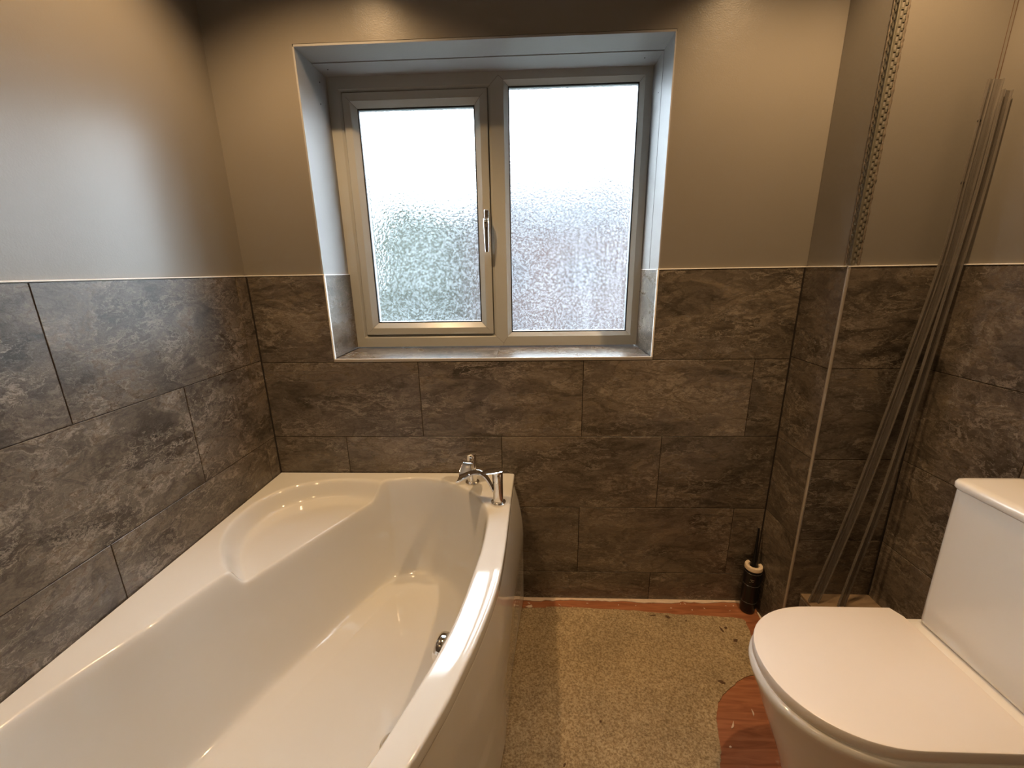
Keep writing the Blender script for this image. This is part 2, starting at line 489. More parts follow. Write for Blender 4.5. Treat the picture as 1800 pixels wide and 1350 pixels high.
L = XL + .002; R_ = XB - .002
bj = 0.2995
row(wall_back, [L, bj - T + .6 * 0, bj, bj + T, R_], 0.0, ZR[0], 'y', 0)
row(wall_back, [L, 0, T, 2 * T, R_], ZR[0], ZR[1], 'y', 0)
row(wall_back, [L, bj - T, bj, bj + T, R_], ZR[1], ZR[2], 'y', 0)
row(wall_back, [L, 0, T, 2 * T, R_], ZR[2], wz0 - .0125, 'y', 0)
row(wall_back, [L, wx0 - .004], wz0 - .0125, ZTOP, 'y', 0)
row(wall_back, [wx1 + .004, R_], wz0 - .0125, ZTOP, 'y', 0)
# left wall (facing +x)
zrows = [0.0] + ZR[:4] + [ZTOP]
for k in range(5):
    off = -0.057 if k in (0, 2, 4) else -0.358
    cuts = [-.002, off]
    while cuts[-1] - T > YF: cuts.append(cuts[-1] - T)
    cuts.append(YF + .002)
    row(wall_left, cuts[::-1], zrows[k], zrows[k + 1], 'x', XL, -1)
# right wall (facing -x)
for k in range(5):
    off = -0.799 if k in (0, 2, 4) else -0.498
    cuts = [YB - .002, off]
    while cuts[-1] - T > YF: cuts.append(cuts[-1] - T)
    cuts.append(YF + .002)
    row(wall_right, cuts[::-1], zrows[k], zrows[k + 1], 'x', XR, 1)
# boxing side (facing -x) and front (facing -y)
for k in range(5):
    row(wall_boxing, [YB + .003, -.002], zrows[k], zrows[k + 1], 'x', XB, 1)
    row(wall_boxing, [XB + .003, XR - .002], zrows[k], zrows[k + 1], 'y', YB)
# low boxed-in ledge at the foot of the boxing
ZLG, XLG, YLG = 0.216, 1.372, -0.47
lg = structure('wall_ledge', MB().box(XLG + TH, XR, YLG + TH, YB - .001, 0, ZLG - TH), GROUT)
MB().box(XLG + .001, XR - .001, YLG + .001, YB - .001, ZLG - TH, ZLG).build('ledge_top', simple('bare_board', (0.21, 0.145, 0.085), .7, noise_amt=.35, nscale=22, bump_s=.3, bscale=60), lg)
row(lg, [YLG + .002, YB - .003], 0, ZLG - TH - .001, 'x', XLG, 1)
row(lg, [XLG + .002, XR - .002], 0, ZLG - TH - .001, 'y', YLG)

# dark sealed corners
MB().box(XL - .001, XL + .0035, -.0035, .001, 0, ZTOP).build('sealant', CORNERSEAL, wall_back)
MB().box(XB - .0035, XB + .001, -.0035, .001, 0, ZTOP).build('sealant', CORNERSEAL, wall_back)
MB().box(XR - .0035, XR + .001, YB - .0035, YB + .001, 0, ZTOP).build('sealant', CORNERSEAL, wall_boxing)

# edge trims on top of the tiling
zt0, zt1 = ZTOP, ZTOP + .0035
def trim(parent, *bx, mat=TRIMW, bev=.001): return MB().box(*bx).build('edge_trim', mat, parent, bevel=bev)
trim(wall_back, XL - .001, wx0 + .001, -.0015, .010, zt0, zt1)
trim(wall_back, wx1 - .001, XB, -.0015, .010, zt0, zt1)
trim(wall_left, XL - .010, XL + .0015, YF, 0, zt0, zt1)
trim(wall_right, XR - .0015, XR + .010, YF, YB, zt0, zt1)
trim(wall_boxing, XB - .0015, XB + .010, YB - .001, 0, zt0, zt1)
trim(wall_boxing, XB - .0015, XR, YB - .0015, YB + .010, zt0, zt1)
# upright corner trims
trim(wall_back, wx0 - .0045, wx0 + .0005, -.0012, .009, wz0 - .011, zt1)
trim(wall_back, wx1 - .0005, wx1 + .0045, -.0012, .009, wz0 - .011, zt1)
trim(wall_back, wx0 - .0045, wx1 + .0045, -.0014, .009, wz0 - .0115, wz0 - .0005, mat=TRIMS)
MB().box(wx0, wx1, -.0016, .001, wz0 - .0025, wz0 + .0005).build('edge_trim', TRIMW, wall_back)
MB().tube([(XB + .0035, YB + .0035, 0), (XB + .0035, YB + .0035, ZTOP + .002)], .0048, 14).build('edge_trim', TRIMS, wall_boxing, smooth=True)

# ------------------------------------------------------------------ window reveal
rx0, rx1 = wx0 - .0055, wx1 + .0035
mid = 0.115
def reveal(*bx): return MB().box(*bx).build('reveal_board', REVEAL, wall_back)
# top boards with the open joint between them, and the side boards
reveal(rx0 - .001, rx1 + .003, 0.0075, mid - .0030, wz1, wz1 + .006)
reveal(rx0 - .001, rx1 + .003, mid + .0016, WTH, wz1 - .001, wz1 + .006)
reveal(rx0 - .0045, rx0 + .0008, 0.0075, mid - .0004, ZTOP + .003, wz1)
reveal(rx0 - .004, rx0, mid + .0004, WTH, ZTOP + .003, wz1)
reveal(rx1, rx1 + .004, 0.0075, mid - .0004, ZTOP + .003, wz1)
reveal(rx1 - .0008, rx1 + .004, mid + .0004, WTH, ZTOP + .003, wz1)
MB().box(rx0, rx1, mid - .003, mid + .003, wz1 + .0055, wz1 + .007).build('joint', HOLE, wall_back)
for (x, y, z, ax) in ((rx0 + .0006, .150, 1.915, 'x'), (rx0 + .0006, .162, 1.985, 'x'), (rx1 - .0009, .150, 1.915, 'x'),
                      (rx1 - .05, .16, wz1 - .0012, 'z'), (rx0 + .035, .16, wz1 - .0012, 'z')):
    MB().lathe([(.0001, -.0004), (.0022, -.0004), (.0022, .0004), (.0001, .0004)], x, y, z, 12, ax).build('screw_hole', HOLE, wall_back)
# tiled lower reveal and sill
sillrow = [(wx0, .287), (.287, wx1)]
for a, c in sillrow: tile(wall_back, a + G * .4, c - G * .4, .0015, WTH - .002, 'z', wz0)
tile(wall_back, .0015, .2165, wz0 + .002, ZTOP, 'x', wx0, -1)
tile(wall_back, .0015, .2165, wz0 + .002, ZTOP, 'x', wx1, 1)
MB().box(wx0 - .006, wx0 + .001, 0, .2165, ZTOP, ZTOP + .003).build('edge_trim', TRIMW, wall_back)
MB().box(wx1 - .001, wx1 + .006, 0, .2165, ZTOP, ZTOP + .003).build('edge_trim', TRIMW, wall_back)

# ------------------------------------------------------------------ window
win = empty('window_1', (0.265, wd, 1.05)); win['kind'] = 'structure'
fx0, fx1, fz0, fz1 = -0.3045, 0.8365, 1.0505, 2.0200
fx0b = -0.3105
b = MB()
b.ring(fx0b, 0.8402, fz0, 2.0205, [(0, wd), (.0248, wd), (.0248, .285), (0, .285)])
b.ring(fx0b + .0248, .287, fz0 + .0248, 1.9957, [(0, wd), (.0125, wd), (.0190, wd + .004), (.0236, wd + .0065), (.0236, wd + .0255), (.034, wd + .0255), (.034, .285), (0, .285)])
b.box(.287, .319, wd, .285, fz0 + .0248, 1.9957)
b.box(.319, .8154, wd, .285, fz0 + .0248, fz0 + .037)
frame = b.build('window_frame', PVC, win)
# mitre joints seen as hairlines
def seam(p, q, y, parent):
    p = Vector((p[0], y - .0002, p[1])); q = Vector((q[0], y - .0002, q[1]))
    MB().tube([p, q], .0005, 5).build('joint', simple_seam, parent)
simple_seam = simple('mitre_line', (.16, .13, .10), .7)
for p, q in (((.2655, fz0 + .048), (.303, fz0 + .011)), ((.303, fz0 + .011), (.319, fz0 + .037)), ((.303, fz0 + .011), (.303, fz0)),
             ((.264, 1.972), (.303, 2.009)), ((.303, 2.009), (.319, 1.9957))):
    seam(p, q, wd, frame)
bead = MB().ring(.319, .8154, fz0 + .037, 1.9957, [(0, wd), (.001, wd - .0005), (.0165, wd + .012), (.0178, wd + .019), (.0178, .27), (0, .27)]).build('glazing_bead', PVC, win)
for sx, sz in ((0, 0), (1, 0), (0, 1), (1, 1)):
    X = .319 if sx == 0 else .8154; Z = fz0 + .037 if sz == 0 else 1.9957
    dx = 1 if sx == 0 else -1; dz = 1 if sz == 0 else -1
    MB().tube([(X, wd - .0006, Z), (X + dx * .0165, wd + .0117, Z + dz * .0165)], .0005, 5).build('joint', simple_seam, bead)
# opening sash
sx0, sx1, sz0, sz1 = -.2605, .2625, 1.1005, 1.9705
sy = wd - .004
sash = MB().ring(sx0, sx1, sz0, sz1, [(0, sy + .004), (.002, sy), (.0275, sy), (.029, sy + .001), (.047, sy + .014), (.0485, sy + .021), (.0485, .262), (0, .262)]).build('sash', PVC, win)
for ax, az in ((0, 0), (1, 0), (0, 1), (1, 1)):
    X = sx0 if ax == 0 else sx1; Z = sz0 if az == 0 else sz1
    dx = 1 if ax == 0 else -1; dz = 1 if az == 0 else -1
    MB().tube([(X + dx * .001, sy + .001, Z + dz * .001), (X + dx * .028, sy - .0003, Z + dz * .028)], .0005, 5).build('joint', simple_seam, sash)
    MB().tube([(X + dx * .028, sy - .0003, Z + dz * .028), (X + dx * .047, sy + .0137, Z + dz * .047)], .0005, 5).build('joint', simple_seam, sash)
# shadow gap between sash and frame
MB().ring(sx0 - .0022, sx1 + .0022, sz0 - .0022, sz1 + .0022, [(0, wd + .0045), (.003, wd + .0045), (.003, wd + .007), (0, wd + .007)]).build('gasket', GASKET, sash)
def glazing(x0, x1, z0, z1, y, haze, parent, nm, wiped=False):
    MB().ring(x0 - .001, x1 + .001, z0 - .001, z1 + .001, [(0, y - .006), (.0042, y - .006), (.0042, y + .002), (0, y + .002)]).build('gasket', GASKET, parent)
    MB().ring(x0 - .001, x1 + .001, z0 - .001, z1 + .001, [(0, y + .004), (.004, y + .004), (.004, y + .022), (0, y + .022)]).build('spacer_bar', simple('grey_spacer', (.35, .35, .36), .4, metal=.5), parent)
    MB().box(x0, x1, y, y + .004, z0, z1).build(nm, glass_mat('privacy_glass', haze, wiped), parent)
glazing(sx0 + .0485, sx1 - .0485, sz0 + .0485, sz1 - .0485, sy + .022, .034, sash, 'pane')
glazing(.319 + .0178, .8154 - .0178, fz0 + .037 + .0178, 1.9957 - .0178, wd + .020, .030, win, 'pane', True)
# espagnolette handle on the sash
hx = .2485
hb = MB()
hd = empty('handle', (hx, sy, 1.55)); hd.parent = win; hd.matrix_parent_inverse = Matrix.Translation((-win.location)); 
def hmesh():
    m = MB()
    for (z0, z1, hw, d) in ((1.505, 1.571, .0085, .012),):
        m.box(hx - hw, hx + hw, sy - d, sy, z0, z1)
    return m
bpy.context.view_layer.update()
hmesh().build('handle_base', CHROME, hd, bevel=.004, seg=3)
pts = [(hx, sy - .012, 1.540), (hx, sy - .026, 1.538), (hx, sy - .034, 1.525), (hx, sy - .035, 1.49), (hx, sy - .032, 1.45), (hx, sy - .028, 1.418)]
P = []
ws = [.0085, .0095, .0105, .0085, .0075, .0065]; tk = [.006, .0065, .006, .0045, .004, .0035]
for (x, y, z), w_, t_ in zip(pts, ws, tk):
    P.append([(x + w_ * math.cos(a), y + t_ * math.sin(a), z + (t_ * .6 * math.sin(a) if z > 1.53 else 0)) for a in [2 * math.pi * k / 14 for k in range(14)]])
m = MB().grid(P, closed_v=True)
m.f.append(tuple(range(14))); m.f.append(tuple(5 * 14 + k for k in range(14)))
m.build('lever', CHROME, hd, smooth=True)
MB().lathe([(.001, -.0010), (.0032, -.0010), (.0034, 0), (.0034, .004)], hx, sy - .0415, 1.522, 16, 'y').build('lock_button', HOLE, hd)

# ------------------------------------------------------------------ bath
RIMZ = 0.587
def crom(pts, n=8, closed=True):
    out = []; N_ = len(pts)
    for i in range(N_ if closed else N_ - 1):
        if closed: p = [np.array(pts[(i + k - 1) % N_]) for k in range(4)]
        else: p = [np.array(pts[min(max(i + k - 1, 0), N_ - 1)]) for k in range(4)]
        for j in range(n):
            t = j / n
            out.append(.5 * ((2 * p[1]) + (-p[0] + p[2]) * t + (2 * p[0] - 5 * p[1] + 4 * p[2] - p[3]) * t * t + (-p[0] + 3 * p[1] - 3 * p[2] + p[3]) * t ** 3))
    if not closed: out.append(np.array(pts[-1]))
    return np.array(out)
OUT = crom([(.346, 0), (.341, -.17), (.337, -.334), (.334, -.445), (.328, -.554), (.319, -.626), (.307, -.69), (.289, -.765), (.276, -.810),
            (.257, -.874), (.240, -.920), (.224, -.960), (.206, -1.0), (.155, -1.10), (.09, -1.2), (.01, -1.31), (-.07, -1.41), (-.13, -1.5)], 8, False)
def sd(P, poly):
    """unsigned distance + inside flag for points P (n,2) to a closed polyline"""
    A = poly; B = np.roll(poly, -1, 0); d = np.full(len(P), 1e9); ins = np.zeros(len(P), bool)
    for a, bb in zip(A, B):
        e = bb - a; L2 = e @ e + 1e-12
        t = np.clip(((P - a) @ e) / L2, 0, 1)
        q = P - (a + t[:, None] * e)
        d = np.minimum(d, np.hypot(q[:, 0], q[:, 1]))
        cnd = (a[1] > P[:, 1]) != (bb[1] > P[:, 1])
        xi = a[0] + (P[:, 1] - a[1]) * e[0] / (e[1] if abs(e[1]) > 1e-12 else 1e-12)
        ins ^= cnd & (P[:, 0] < xi)
    return d, ins
TUB_O = crom([(-.150, -.080), (-.105, -.062), (-.026, -.046), (.066, -.062), (.155, -.112), (.224, -.180), (.262, -.262), (.271, -.335), (.268, -.446),
              (.257, -.545), (.244, -.650), (.227, -.740), (.203, -.824), (.170, -.923), (.136, -1.01), (.07, -1.12), (-.02, -1.24), (-.13, -1.36), (-.25, -1.42),
              (-.38, -1.43), (-.49, -1.38), (-.538, -1.27), (-.540, -1.12), (-.527, -.97), (-.497, -.862), (-.452, -.745), (-.402, -.590), (-.318, -.410), (-.235, -.245)], 6)
TUB_F = crom([(-.195, -.225), (-.150, -.155), (-.095, -.112), (-.020, -.100), (.065, -.140), (.128, -.235), (.150, -.320), (.152, -.45), (.142, -.58), (.118, -.72), (.075, -.86),
              (.01, -1.00), (-.08, -1.14), (-.20, -1.26), (-.33, -1.33), (-.43, -1.29), (-.475, -1.15), (-.466, -.99), (-.437, -.862), (-.398, -.757), (-.357, -.628), (-.316, -.52), (-.268, -.410)], 6)
SEAT_O = crom([(-.398, -.560), (-.452, -.510), (-.500, -.450), (-.536, -.380), (-.550, -.294), (-.537, -.202), (-.492, -.126), (-.422, -.082), (-.333, -.056), (-.221, -.056),
               (-.147, -.077), (-.09, -.13), (-.12, -.28), (-.2, -.42), (-.28, -.54), (-.34, -.58)], 6)
SEAT_F = crom([(-.368, -.540), (-.440, -.468), (-.480, -.408), (-.512, -.320), (-.510, -.220), (-.466, -.148), (-.394, -.108), (-.292, -.098), (-.205, -.118), (-.155, -.143),
               (-.13, -.19), (-.16, -.29), (-.22, -.40), (-.29, -.51)], 6)
NX, NY = 460, 620
us = np.linspace(0, 1, NX); ys = np.linspace(-.0035, -1.5, NY)
xo = np.interp(-ys, -OUT[:, 1], OUT[:, 0])
xl = XL + .0035
X = xl + us[None, :] * (xo[:, None] - .006 - xl)
Y = np.repeat(ys[:, None], NX, 1)
Pxy = np.stack([X.ravel(), Y.ravel()], 1)
def basin(O, F, depth, k, pw):
    dO, iO = sd(Pxy, O); dF, iF = sd(Pxy, F)
    t = np.where(iF, 1.0, np.where(iO, dO / (dO + dF + 1e-9), 0.0))
    t2 = np.clip(t - k * (1 - np.exp(-t / k)), 0, None); t2 /= (1 - k * (1 - math.exp(-1 / k)))
    g = 1 - (1 - t2) ** pw
    return depth * g, dO, iO, dF, iF
dt_, tO, iO, tF, iF = basin(TUB_O, TUB_F, .382, .09, 3.4)
ds_, sO, _, _, _ = basin(SEAT_O, SEAT_F, .058, .16, 2.0)
# smooth max of the two depths
kk = .010
h = np.clip(.5 + .5 * (dt_ - ds_) / kk, 0, 1)
dep = np.maximum(ds_, dt_)
def gsm(A, sg):
    n_ = int(3 * sg); k_ = np.exp(-.5 * (np.arange(-n_, n_ + 1) / sg) ** 2); k_ /= k_.sum()
    for ax in (0, 1):
        pad = [(0, 0), (0, 0)]; pad[ax] = (n_, n_)
        B_ = np.pad(A, pad, mode='edge')
        A = sum(k_[i] * (B_[i:i + A.shape[0], :] if ax == 0 else B_[:, i:i + A.shape[1]]) for i in range(2 * n_ + 1))
    return A
D0 = dep.reshape(NY, NX)
Ds = gsm(D0, 2.6); Dl = gsm(D0, 6.5)
wq = np.clip((gsm(D0, 4) - .07) / .10, 0, 1); wq = wq * wq * (3 - 2 * wq)
dep = (Ds * (1 - wq) + Dl * wq).ravel()
# the tub floor falls a little to the waste
dep += np.where(iF, .006 * np.clip(tF / .08, 0, 1), 0)
Z = (RIMZ - dep).reshape(NY, NX)
# soft roll of the rim towards its outer edge and a faint dish along it
e = (xo[:, None] - .006) - X
Z -= .0015 * np.exp(-(e / .010) ** 2)
bath = empty('bath', (-.12, -.75, 0))
tag(bath, 'white acrylic corner bath with a moulded seat and a curved front panel', 'bath')
m = MB()
rows_ = []
for j in range(NY):
    r_ = [(X[j, i], Y[j, i], Z[j, i]) for i in range(NX)]
    x = xo[j]; z = Z[j, -1]
    # outward direction in plan
    j0, j1 = max(j - 1, 0), min(j + 1, NY - 1)
    tx, ty = xo[j1] - xo[j0], ys[j1] - ys[j0]; l = math.hypot(tx, ty); nx, ny = -ty / l, tx / l
    bx_, by_ = X[j, -1], Y[j, -1]
    for a in (20, 40, 60, 80, 90):
        ar = math.radians(a)
        r_.append((bx_ + nx * .007 * math.sin(ar), by_ + ny * .007 * math.sin(ar), z - .007 * (1 - math.cos(ar))))
    for o_, dz in ((.0070, .018), (.0068, .030), (.0058, .034), (.0030, .036), (-.006, .036)):
        r_.append((bx_ + nx * o_, by_ + ny * o_, z - dz))
    rows_.append(r_)
m.grid(rows_)
shell = m.build('tub', ACRYLIC, bath, recalc=False)
shell.data.polygons.foreach_set('use_smooth', [True] * len(shell.data.polygons))
# check orientation
if shell.data.polygons[5].normal.z < 0: shell.data.flip_normals()
# curved front panel
rows_ = []
NZ = 24
for j in range(0, NY, 6):
    j0, j1 = max(j - 2, 0), min(j + 2, NY - 1)
    tx, ty = xo[j1] - xo[j0], ys[j1] - ys[j0]; l = math.hypot(tx, ty); nx, ny = -ty / l, tx / l
    yy = -ys[j]
    fade = max(0, 1 - yy / .95) ** 1.2
    foot = .030 * max(0, 1 - yy / .36)
    r_ = []
    for k in range(NZ + 1):
        t = k / NZ; z = (RIMZ - .034) * (1 - t) + .002 * t
        off = -.006 + (.042 * fade * math.sin(math.pi * min(1, t * 1.25 + .02) * .72) if t < 1 else .0)
        off = -.006 + fade * .040 * (1 - (1 - min(t / .45, 1)) ** 2) * (1 - .25 * max(0, t - .45) / .55)
        off = max(off * (1 - t) + (foot + .004) * t, off if t < .6 else -.01) if t > .6 else off
        r_.append((xo[j] + nx * off, ys[j] + ny * off, z))
    rows_.append(r_)
pm = MB().grid(rows_)
panel = pm.build('bath_panel', ACRYLIC, bath, recalc=False)
panel.data.polygons.foreach_set('use_smooth', [True] * len(panel.data.polygons))
if panel.data.polygons[10].normal.x < 0: panel.data.flip_normals()
sm = panel.modifiers.new('solid', 'SOLIDIFY'); sm.thickness = .003
# near-end panel closes the tub
MB().box(xl, -.135, -1.502, -1.498, .003, RIMZ - .006).build('end_panel', ACRYLIC, bath)
# overflow and waste
OV = Vector((.186, -.655, .452))
ov = MB().lathe([(.001, -.016), (.022, -.016), (.030, -.013), (.034, -.006), (.035, .004), (.030, .010), (.03, .03)], 0, 0, 0, 36, 'x').build('overflow', CHROME, bath, smooth=True)
ov.matrix_parent_inverse = Matrix.Identity(4)
ov.location = OV - bath.location
ov.rotation_euler = (0, math.radians(14), math.radians(-12))
ws_ = MB().lathe([(.001, .010), (.020, .010), (.029, .008), (.032, .004), (.036, .001), (.036, -.006)], 0, 0, 0, 36).build('waste', CHROME, bath, smooth=True)
ws_.matrix_parent_inverse = Matrix.Identity(4)
ws_.location = Vector((.060, -.712, RIMZ - .382 - .006)) - bath.location

# ------------------------------------------------------------------ bath taps
def make_tap(x, y, sdir, ldir, label, reach=1.0):
    root = empty('bath_tap', (x, y, RIMZ)); tag(root, label, 'tap', 'pillar taps on the bath rim')
    z0 = RIMZ + .0004
    MB().lathe([(.001, 0), (.0255, 0), (.0262, .002), (.0255, .006), (.0200, .0085), (.018, .010), (.018, .012)], x, y, z0, 40).build('flange', CHROME, root, smooth=True)
    MB().lathe([(.017, .009), (.0172, .04), (.0172, .0835), (.0160, .0845)], x, y, z0, 40).build('tap_body', CHROME, root, smooth=True)
    MB().lathe([(.0160, .0845), (.0160, .0865), (.0174, .0875), (.0176, .112), (.0165, .116), (.001, .1165)], x, y, z0, 40).build('tap_head', CHROME, root, smooth=True)
    s = Vector((*sdir, 0)).normalized(); n = Vector((-s.y, s.x, 0))
    prof = [(.014, .046), (.021, .062), (.030, .082), (.042, .100), (.057, .111), (.072, .1135), (.088, .109), (.104, .101), (.120, .093), (.136, .085)]
    prof = [(.014 + (a - .014) * reach, b_) for a, b_ in prof]
    wid = [.010, .011, .012, .013, .0145, .0165, .019, .022, .0245, .025]
    prof = crom(prof, 4, False); wid = np.interp(np.linspace(0, 1, len(prof)), np.linspace(0, 1, len(wid)), wid)
    P = []
    for i, (r_, h_) in enumerate(prof):
        q = prof[min(i + 1, len(prof) - 1)] - prof[max(i - 1, 0)]; q /= np.hypot(*q)
        up = Vector((s.x * -q[1], s.y * -q[1], q[0]))
        c = Vector((x, y, z0)) + s * r_ + Vector((0, 0, h_)); w_ = wid[i]
        cs = []
        for (a, bq) in ((-1, .9), (-.92, .5), (-.5, .15), (0, 0), (.5, .15), (.92, .5), (1, .9), (1.0, -1.2), (.6, -2.2), (0, -2.5), (-.6, -2.2), (-1.0, -1.2)):
            cs.append(c + n * (a * w_) + up * (bq * .0022))
        P.append(cs)
    mm = MB().grid(P, closed_v=True)
    mm.f.append(tuple(range(12))); mm.f.append(tuple((len(P) - 1) * 12 + k for k in range(12)))
    mm.build('spout', CHROME, root, smooth=True)
    l = Vector((*ldir, 0)).normalized(); n = Vector((-l.y, l.x, 0))
    P = []
    for r_, h_, w_ in ((-.0185, .1225, .010), (-.014, .1225, .0175), (0, .1215, .0215), (.015, .1195, .0225), (.032, .1165, .0220), (.044, .1145, .017), (.052, .1125, .007)):
        c = Vector((x, y, z0)) + l * r_ + Vector((0, 0, h_))
        P.append([c + n * (a * w_) + Vector((0, 0, bq * .0028)) for a, bq in ((-1, 0), (-.8, .6), (0, 1), (.8, .6), (1, 0), (.8, -.8), (0, -1), (-.8, -.8))])
    mm = MB().grid(P, closed_v=True)
    mm.f.append(tuple(range(8))); mm.f.append(tuple(6 * 8 + k for k in range(8)))
    mm.lathe([(.0172, .108), (.0176, .1215)], x, y, z0, 30)
    mm.build('lever', CHROME, root, smooth=True)
    return root
make_tap(.299, -.218, (-1, .07), (-1, .10), 'nearer chrome bath tap, its broad curved spout reaching over the tub')
make_tap(.193, -.080, (-.06, -1), (-1, .0), 'chrome bath tap nearer the wall, partly hidden behind the other tap', .74)

# ------------------------------------------------------------------ toilet
TY = -.675
toilet = empty('toilet', (1.3, TY, 0))
tag(toilet, 'white close-coupled toilet with its lid closed, backed against the right-hand tiled wall', 'toilet')
def dshape(xf, xb, hw, yc=TY, n=2.15, rx=.215, cut=0.0, N_=28, xc=None):
    xc = xf + rx
    pts = []
    for k in range(N_ + 1):
        a = math.pi / 2 + math.pi * k / N_
        ca, sa = math.cos(a), math.sin(a)
        px = xc + rx * (-(abs(ca) ** (2 / n))) ; py = yc + hw * (abs(sa) ** (2 / n)) * (1 if sa >= 0 else -1)
        pts.append((px, py))
    # straight sides to the back
    back = [(xb - cut * .45, yc - hw + .0), (xb, yc - hw + cut), (xb, yc + hw - cut), (xb - cut * .45, yc + hw)]
    mids = [(xc + (xb - cut * .45 - xc) * t, yc - hw) for t in (.33, .66)]
    mids2 = [(xc + (xb - cut * .45 - xc) * t, yc + hw) for t in (.66, .33)]
    return pts + mids + back + mids2
def loft(secs, name, mat, parent, cap=True, smooth=True):
    """secs: list of (z, outline)"""
    P = [[(x, y, z) for x, y in o] for z, o in secs]
    mm = MB().grid(P, closed_v=True); n_ = len(P[0])
    if cap:
        mm.f.append(tuple(range(n_))); mm.f.append(tuple((len(P) - 1) * n_ + k for k in range(n_)))
    return mm.build(name, mat, parent, smooth=smooth)
secs = []
for z, xf, hw in ((0, 1.085, .125), (.012, 1.080, .128), (.06, 1.068, .130), (.12, 1.050, .134), (.18, 1.028, .141), (.24, 1.005, .150), (.30, .983, .160), (.34, .970, .168),
                  (.370, .957, .1760), (.386, .951, .1810), (.395, .949, .1825), (.402, .950, .182), (.4065, .954, .178), (.407, .960, .172)):
    secs.append((z, dshape(xf, 1.595, hw, rx=.215 if z > .2 else .19)))
loft(secs, 'pan', CERAMIC, toilet)
# ledge that carries the cistern
def rrect(x0, x1, y0, y1, r, n=6):
    o = []
    for cx, cy, a0 in ((x1 - r, y1 - r, 0), (x0 + r, y1 - r, 90), (x0 + r, y0 + r, 180), (x1 - r, y0 + r, 270)):
        for k in range(n + 1):
            a = math.radians(a0 + 90 * k / n); o.append((cx + r * math.cos(a), cy + r * math.sin(a)))
    return o
loft([(.400, rrect(1.385, 1.598, TY - .158, TY + .158, .02)), (.419, rrect(1.385, 1.598, TY - .158, TY + .158, .02)), (.4235, rrect(1.389, 1.594, TY - .154, TY + .154, .02))], 'pan_deck', CERAMIC, toilet)
def slab(xf, hw, z0, z1, r, cut, xb):
    return [(z0, dshape(xf + r, xb - r, hw - r, cut=cut)), (z0 + r * .3, dshape(xf + r * .3, xb - r * .3, hw - r * .3, cut=cut)), (z0 + r, dshape(xf, xb, hw, cut=cut)),
            (z1 - r, dshape(xf, xb, hw, cut=cut)), (z1 - r * .3, dshape(xf + r * .3, xb - r * .3, hw - r * .3, cut=cut)), (z1, dshape(xf + r, xb - r, hw - r, cut=cut))]
loft(slab(.958, .1765, .4078, .4150, .0015, .03, 1.398), 'seat', SEATM, toilet)
loft(slab(.9545, .180, .4160, .4430, .0035, .03, 1.402), 'lid', SEATM, toilet)
for yy in (TY - .075, TY + .075):
    MB().lathe([(.001, -.02), (.006, -.02), (.007, -.018), (.007, .018), (.006, .02), (.001, .02)], 1.394, yy, .4335, 18, 'y').build('hinge', SEATM, toilet, smooth=True)
cy0, cy1 = -.856, -.517
cs = []
for z, gx in ((.4270, .007), (.4310, .002), (.440, .0005), (.50, 0), (.66, -.0015), (.8225, -.003)):
    cs.append((z, rrect(1.441 + gx, 1.604, cy0 + gx, cy1 - gx, .022, 8)))
loft(cs, 'cistern', CERAMIC, toilet)
cl = []
for z, gx in ((.8235, -.001), (.8245, -.006), (.828, -.008), (.838, -.008), (.8435, -.0055), (.8465, .001), (.8475, .012)):
    cl.append((z, rrect(1.441 + gx, 1.605, cy0 + gx, cy1 - gx, .024, 8)))
loft(cl, 'cistern_lid', CERAMIC, toilet)
fb = MB().lathe([(.001, .006), (.020, .006), (.0225, .0045), (.023, 0)], 1.525, (cy0 + cy1) / 2, .8478, 32).build('flush_button', CHROME, toilet, smooth=True)

# ------------------------------------------------------------------ floor covering that is still stuck down
def slabpoly(outline, z0, z1, name, mat, parent=None):
    me = bpy.data.meshes.new(name); bm = bmesh.new()
    vs = [bm.verts.new((x, y, z0)) for x, y in outline]
    f = bm.faces.new(vs)
    r = bmesh.ops.extrude_face_region(bm, geom=[f])
    bmesh.ops.translate(bm, vec=(0, 0, z1 - z0), verts=[g for g in r['geom'] if isinstance(g, bmesh.types.BMVert)])
    bmesh.ops.triangulate(bm, faces=[f for f in bm.faces if len(f.verts) > 4])
    bmesh.ops.recalc_face_normals(bm, faces=bm.faces)
    bm.to_mesh(me); bm.free()
    return link(name, me, mat, parent)
edge = [(-.50, -.055), (.367, -.059), (.480, -.049), (.57, -.051), (.666, -.054), (.76, -.058), (.849, -.064), (.99, -.077), (1.119, -.084), (1.241, -.096), (1.246, -.13), (1.236, -.19), (1.205, -.27), (1.180, -.327),
        (1.13, -.343), (1.086, -.369), (1.046, -.397), (1.014, -.423), (.985, -.470), (.968, -.515), (.955, -.565), (.935, -.608), (.90, -.72), (.90, -.95), (.95, -1.1), (1.05, -1.15), (1.55, -1.16), (1.58, -1.2), (1.58, -2.5), (-.5, -2.5)]
rg = []
for i, (x, y) in enumerate(crom(edge[:22], 5, False)):
    rg.append((x + random.uniform(-.0015, .0015), y + random.uniform(-.002, .002)))
und = slabpoly(rg + edge[22:], .0003, .0030, 'floor_covering', UNDER)
tag(und, 'worn speckled beige-brown sheet of old floor covering, cut round the toilet foot', 'floor covering')
def blob(cx, cy, rx_, ry_, rot, n=18, j=.25):
    o = []
    for k in range(n):
        a = 2 * math.pi * k / n; q = 1 + random.uniform(-j, j)
        u, v = rx_ * q * math.cos(a), ry_ * q * math.sin(a)
        o.append((cx + u * math.cos(rot) - v * math.sin(rot), cy + u * math.sin(rot) + v * math.cos(rot)))
    return o
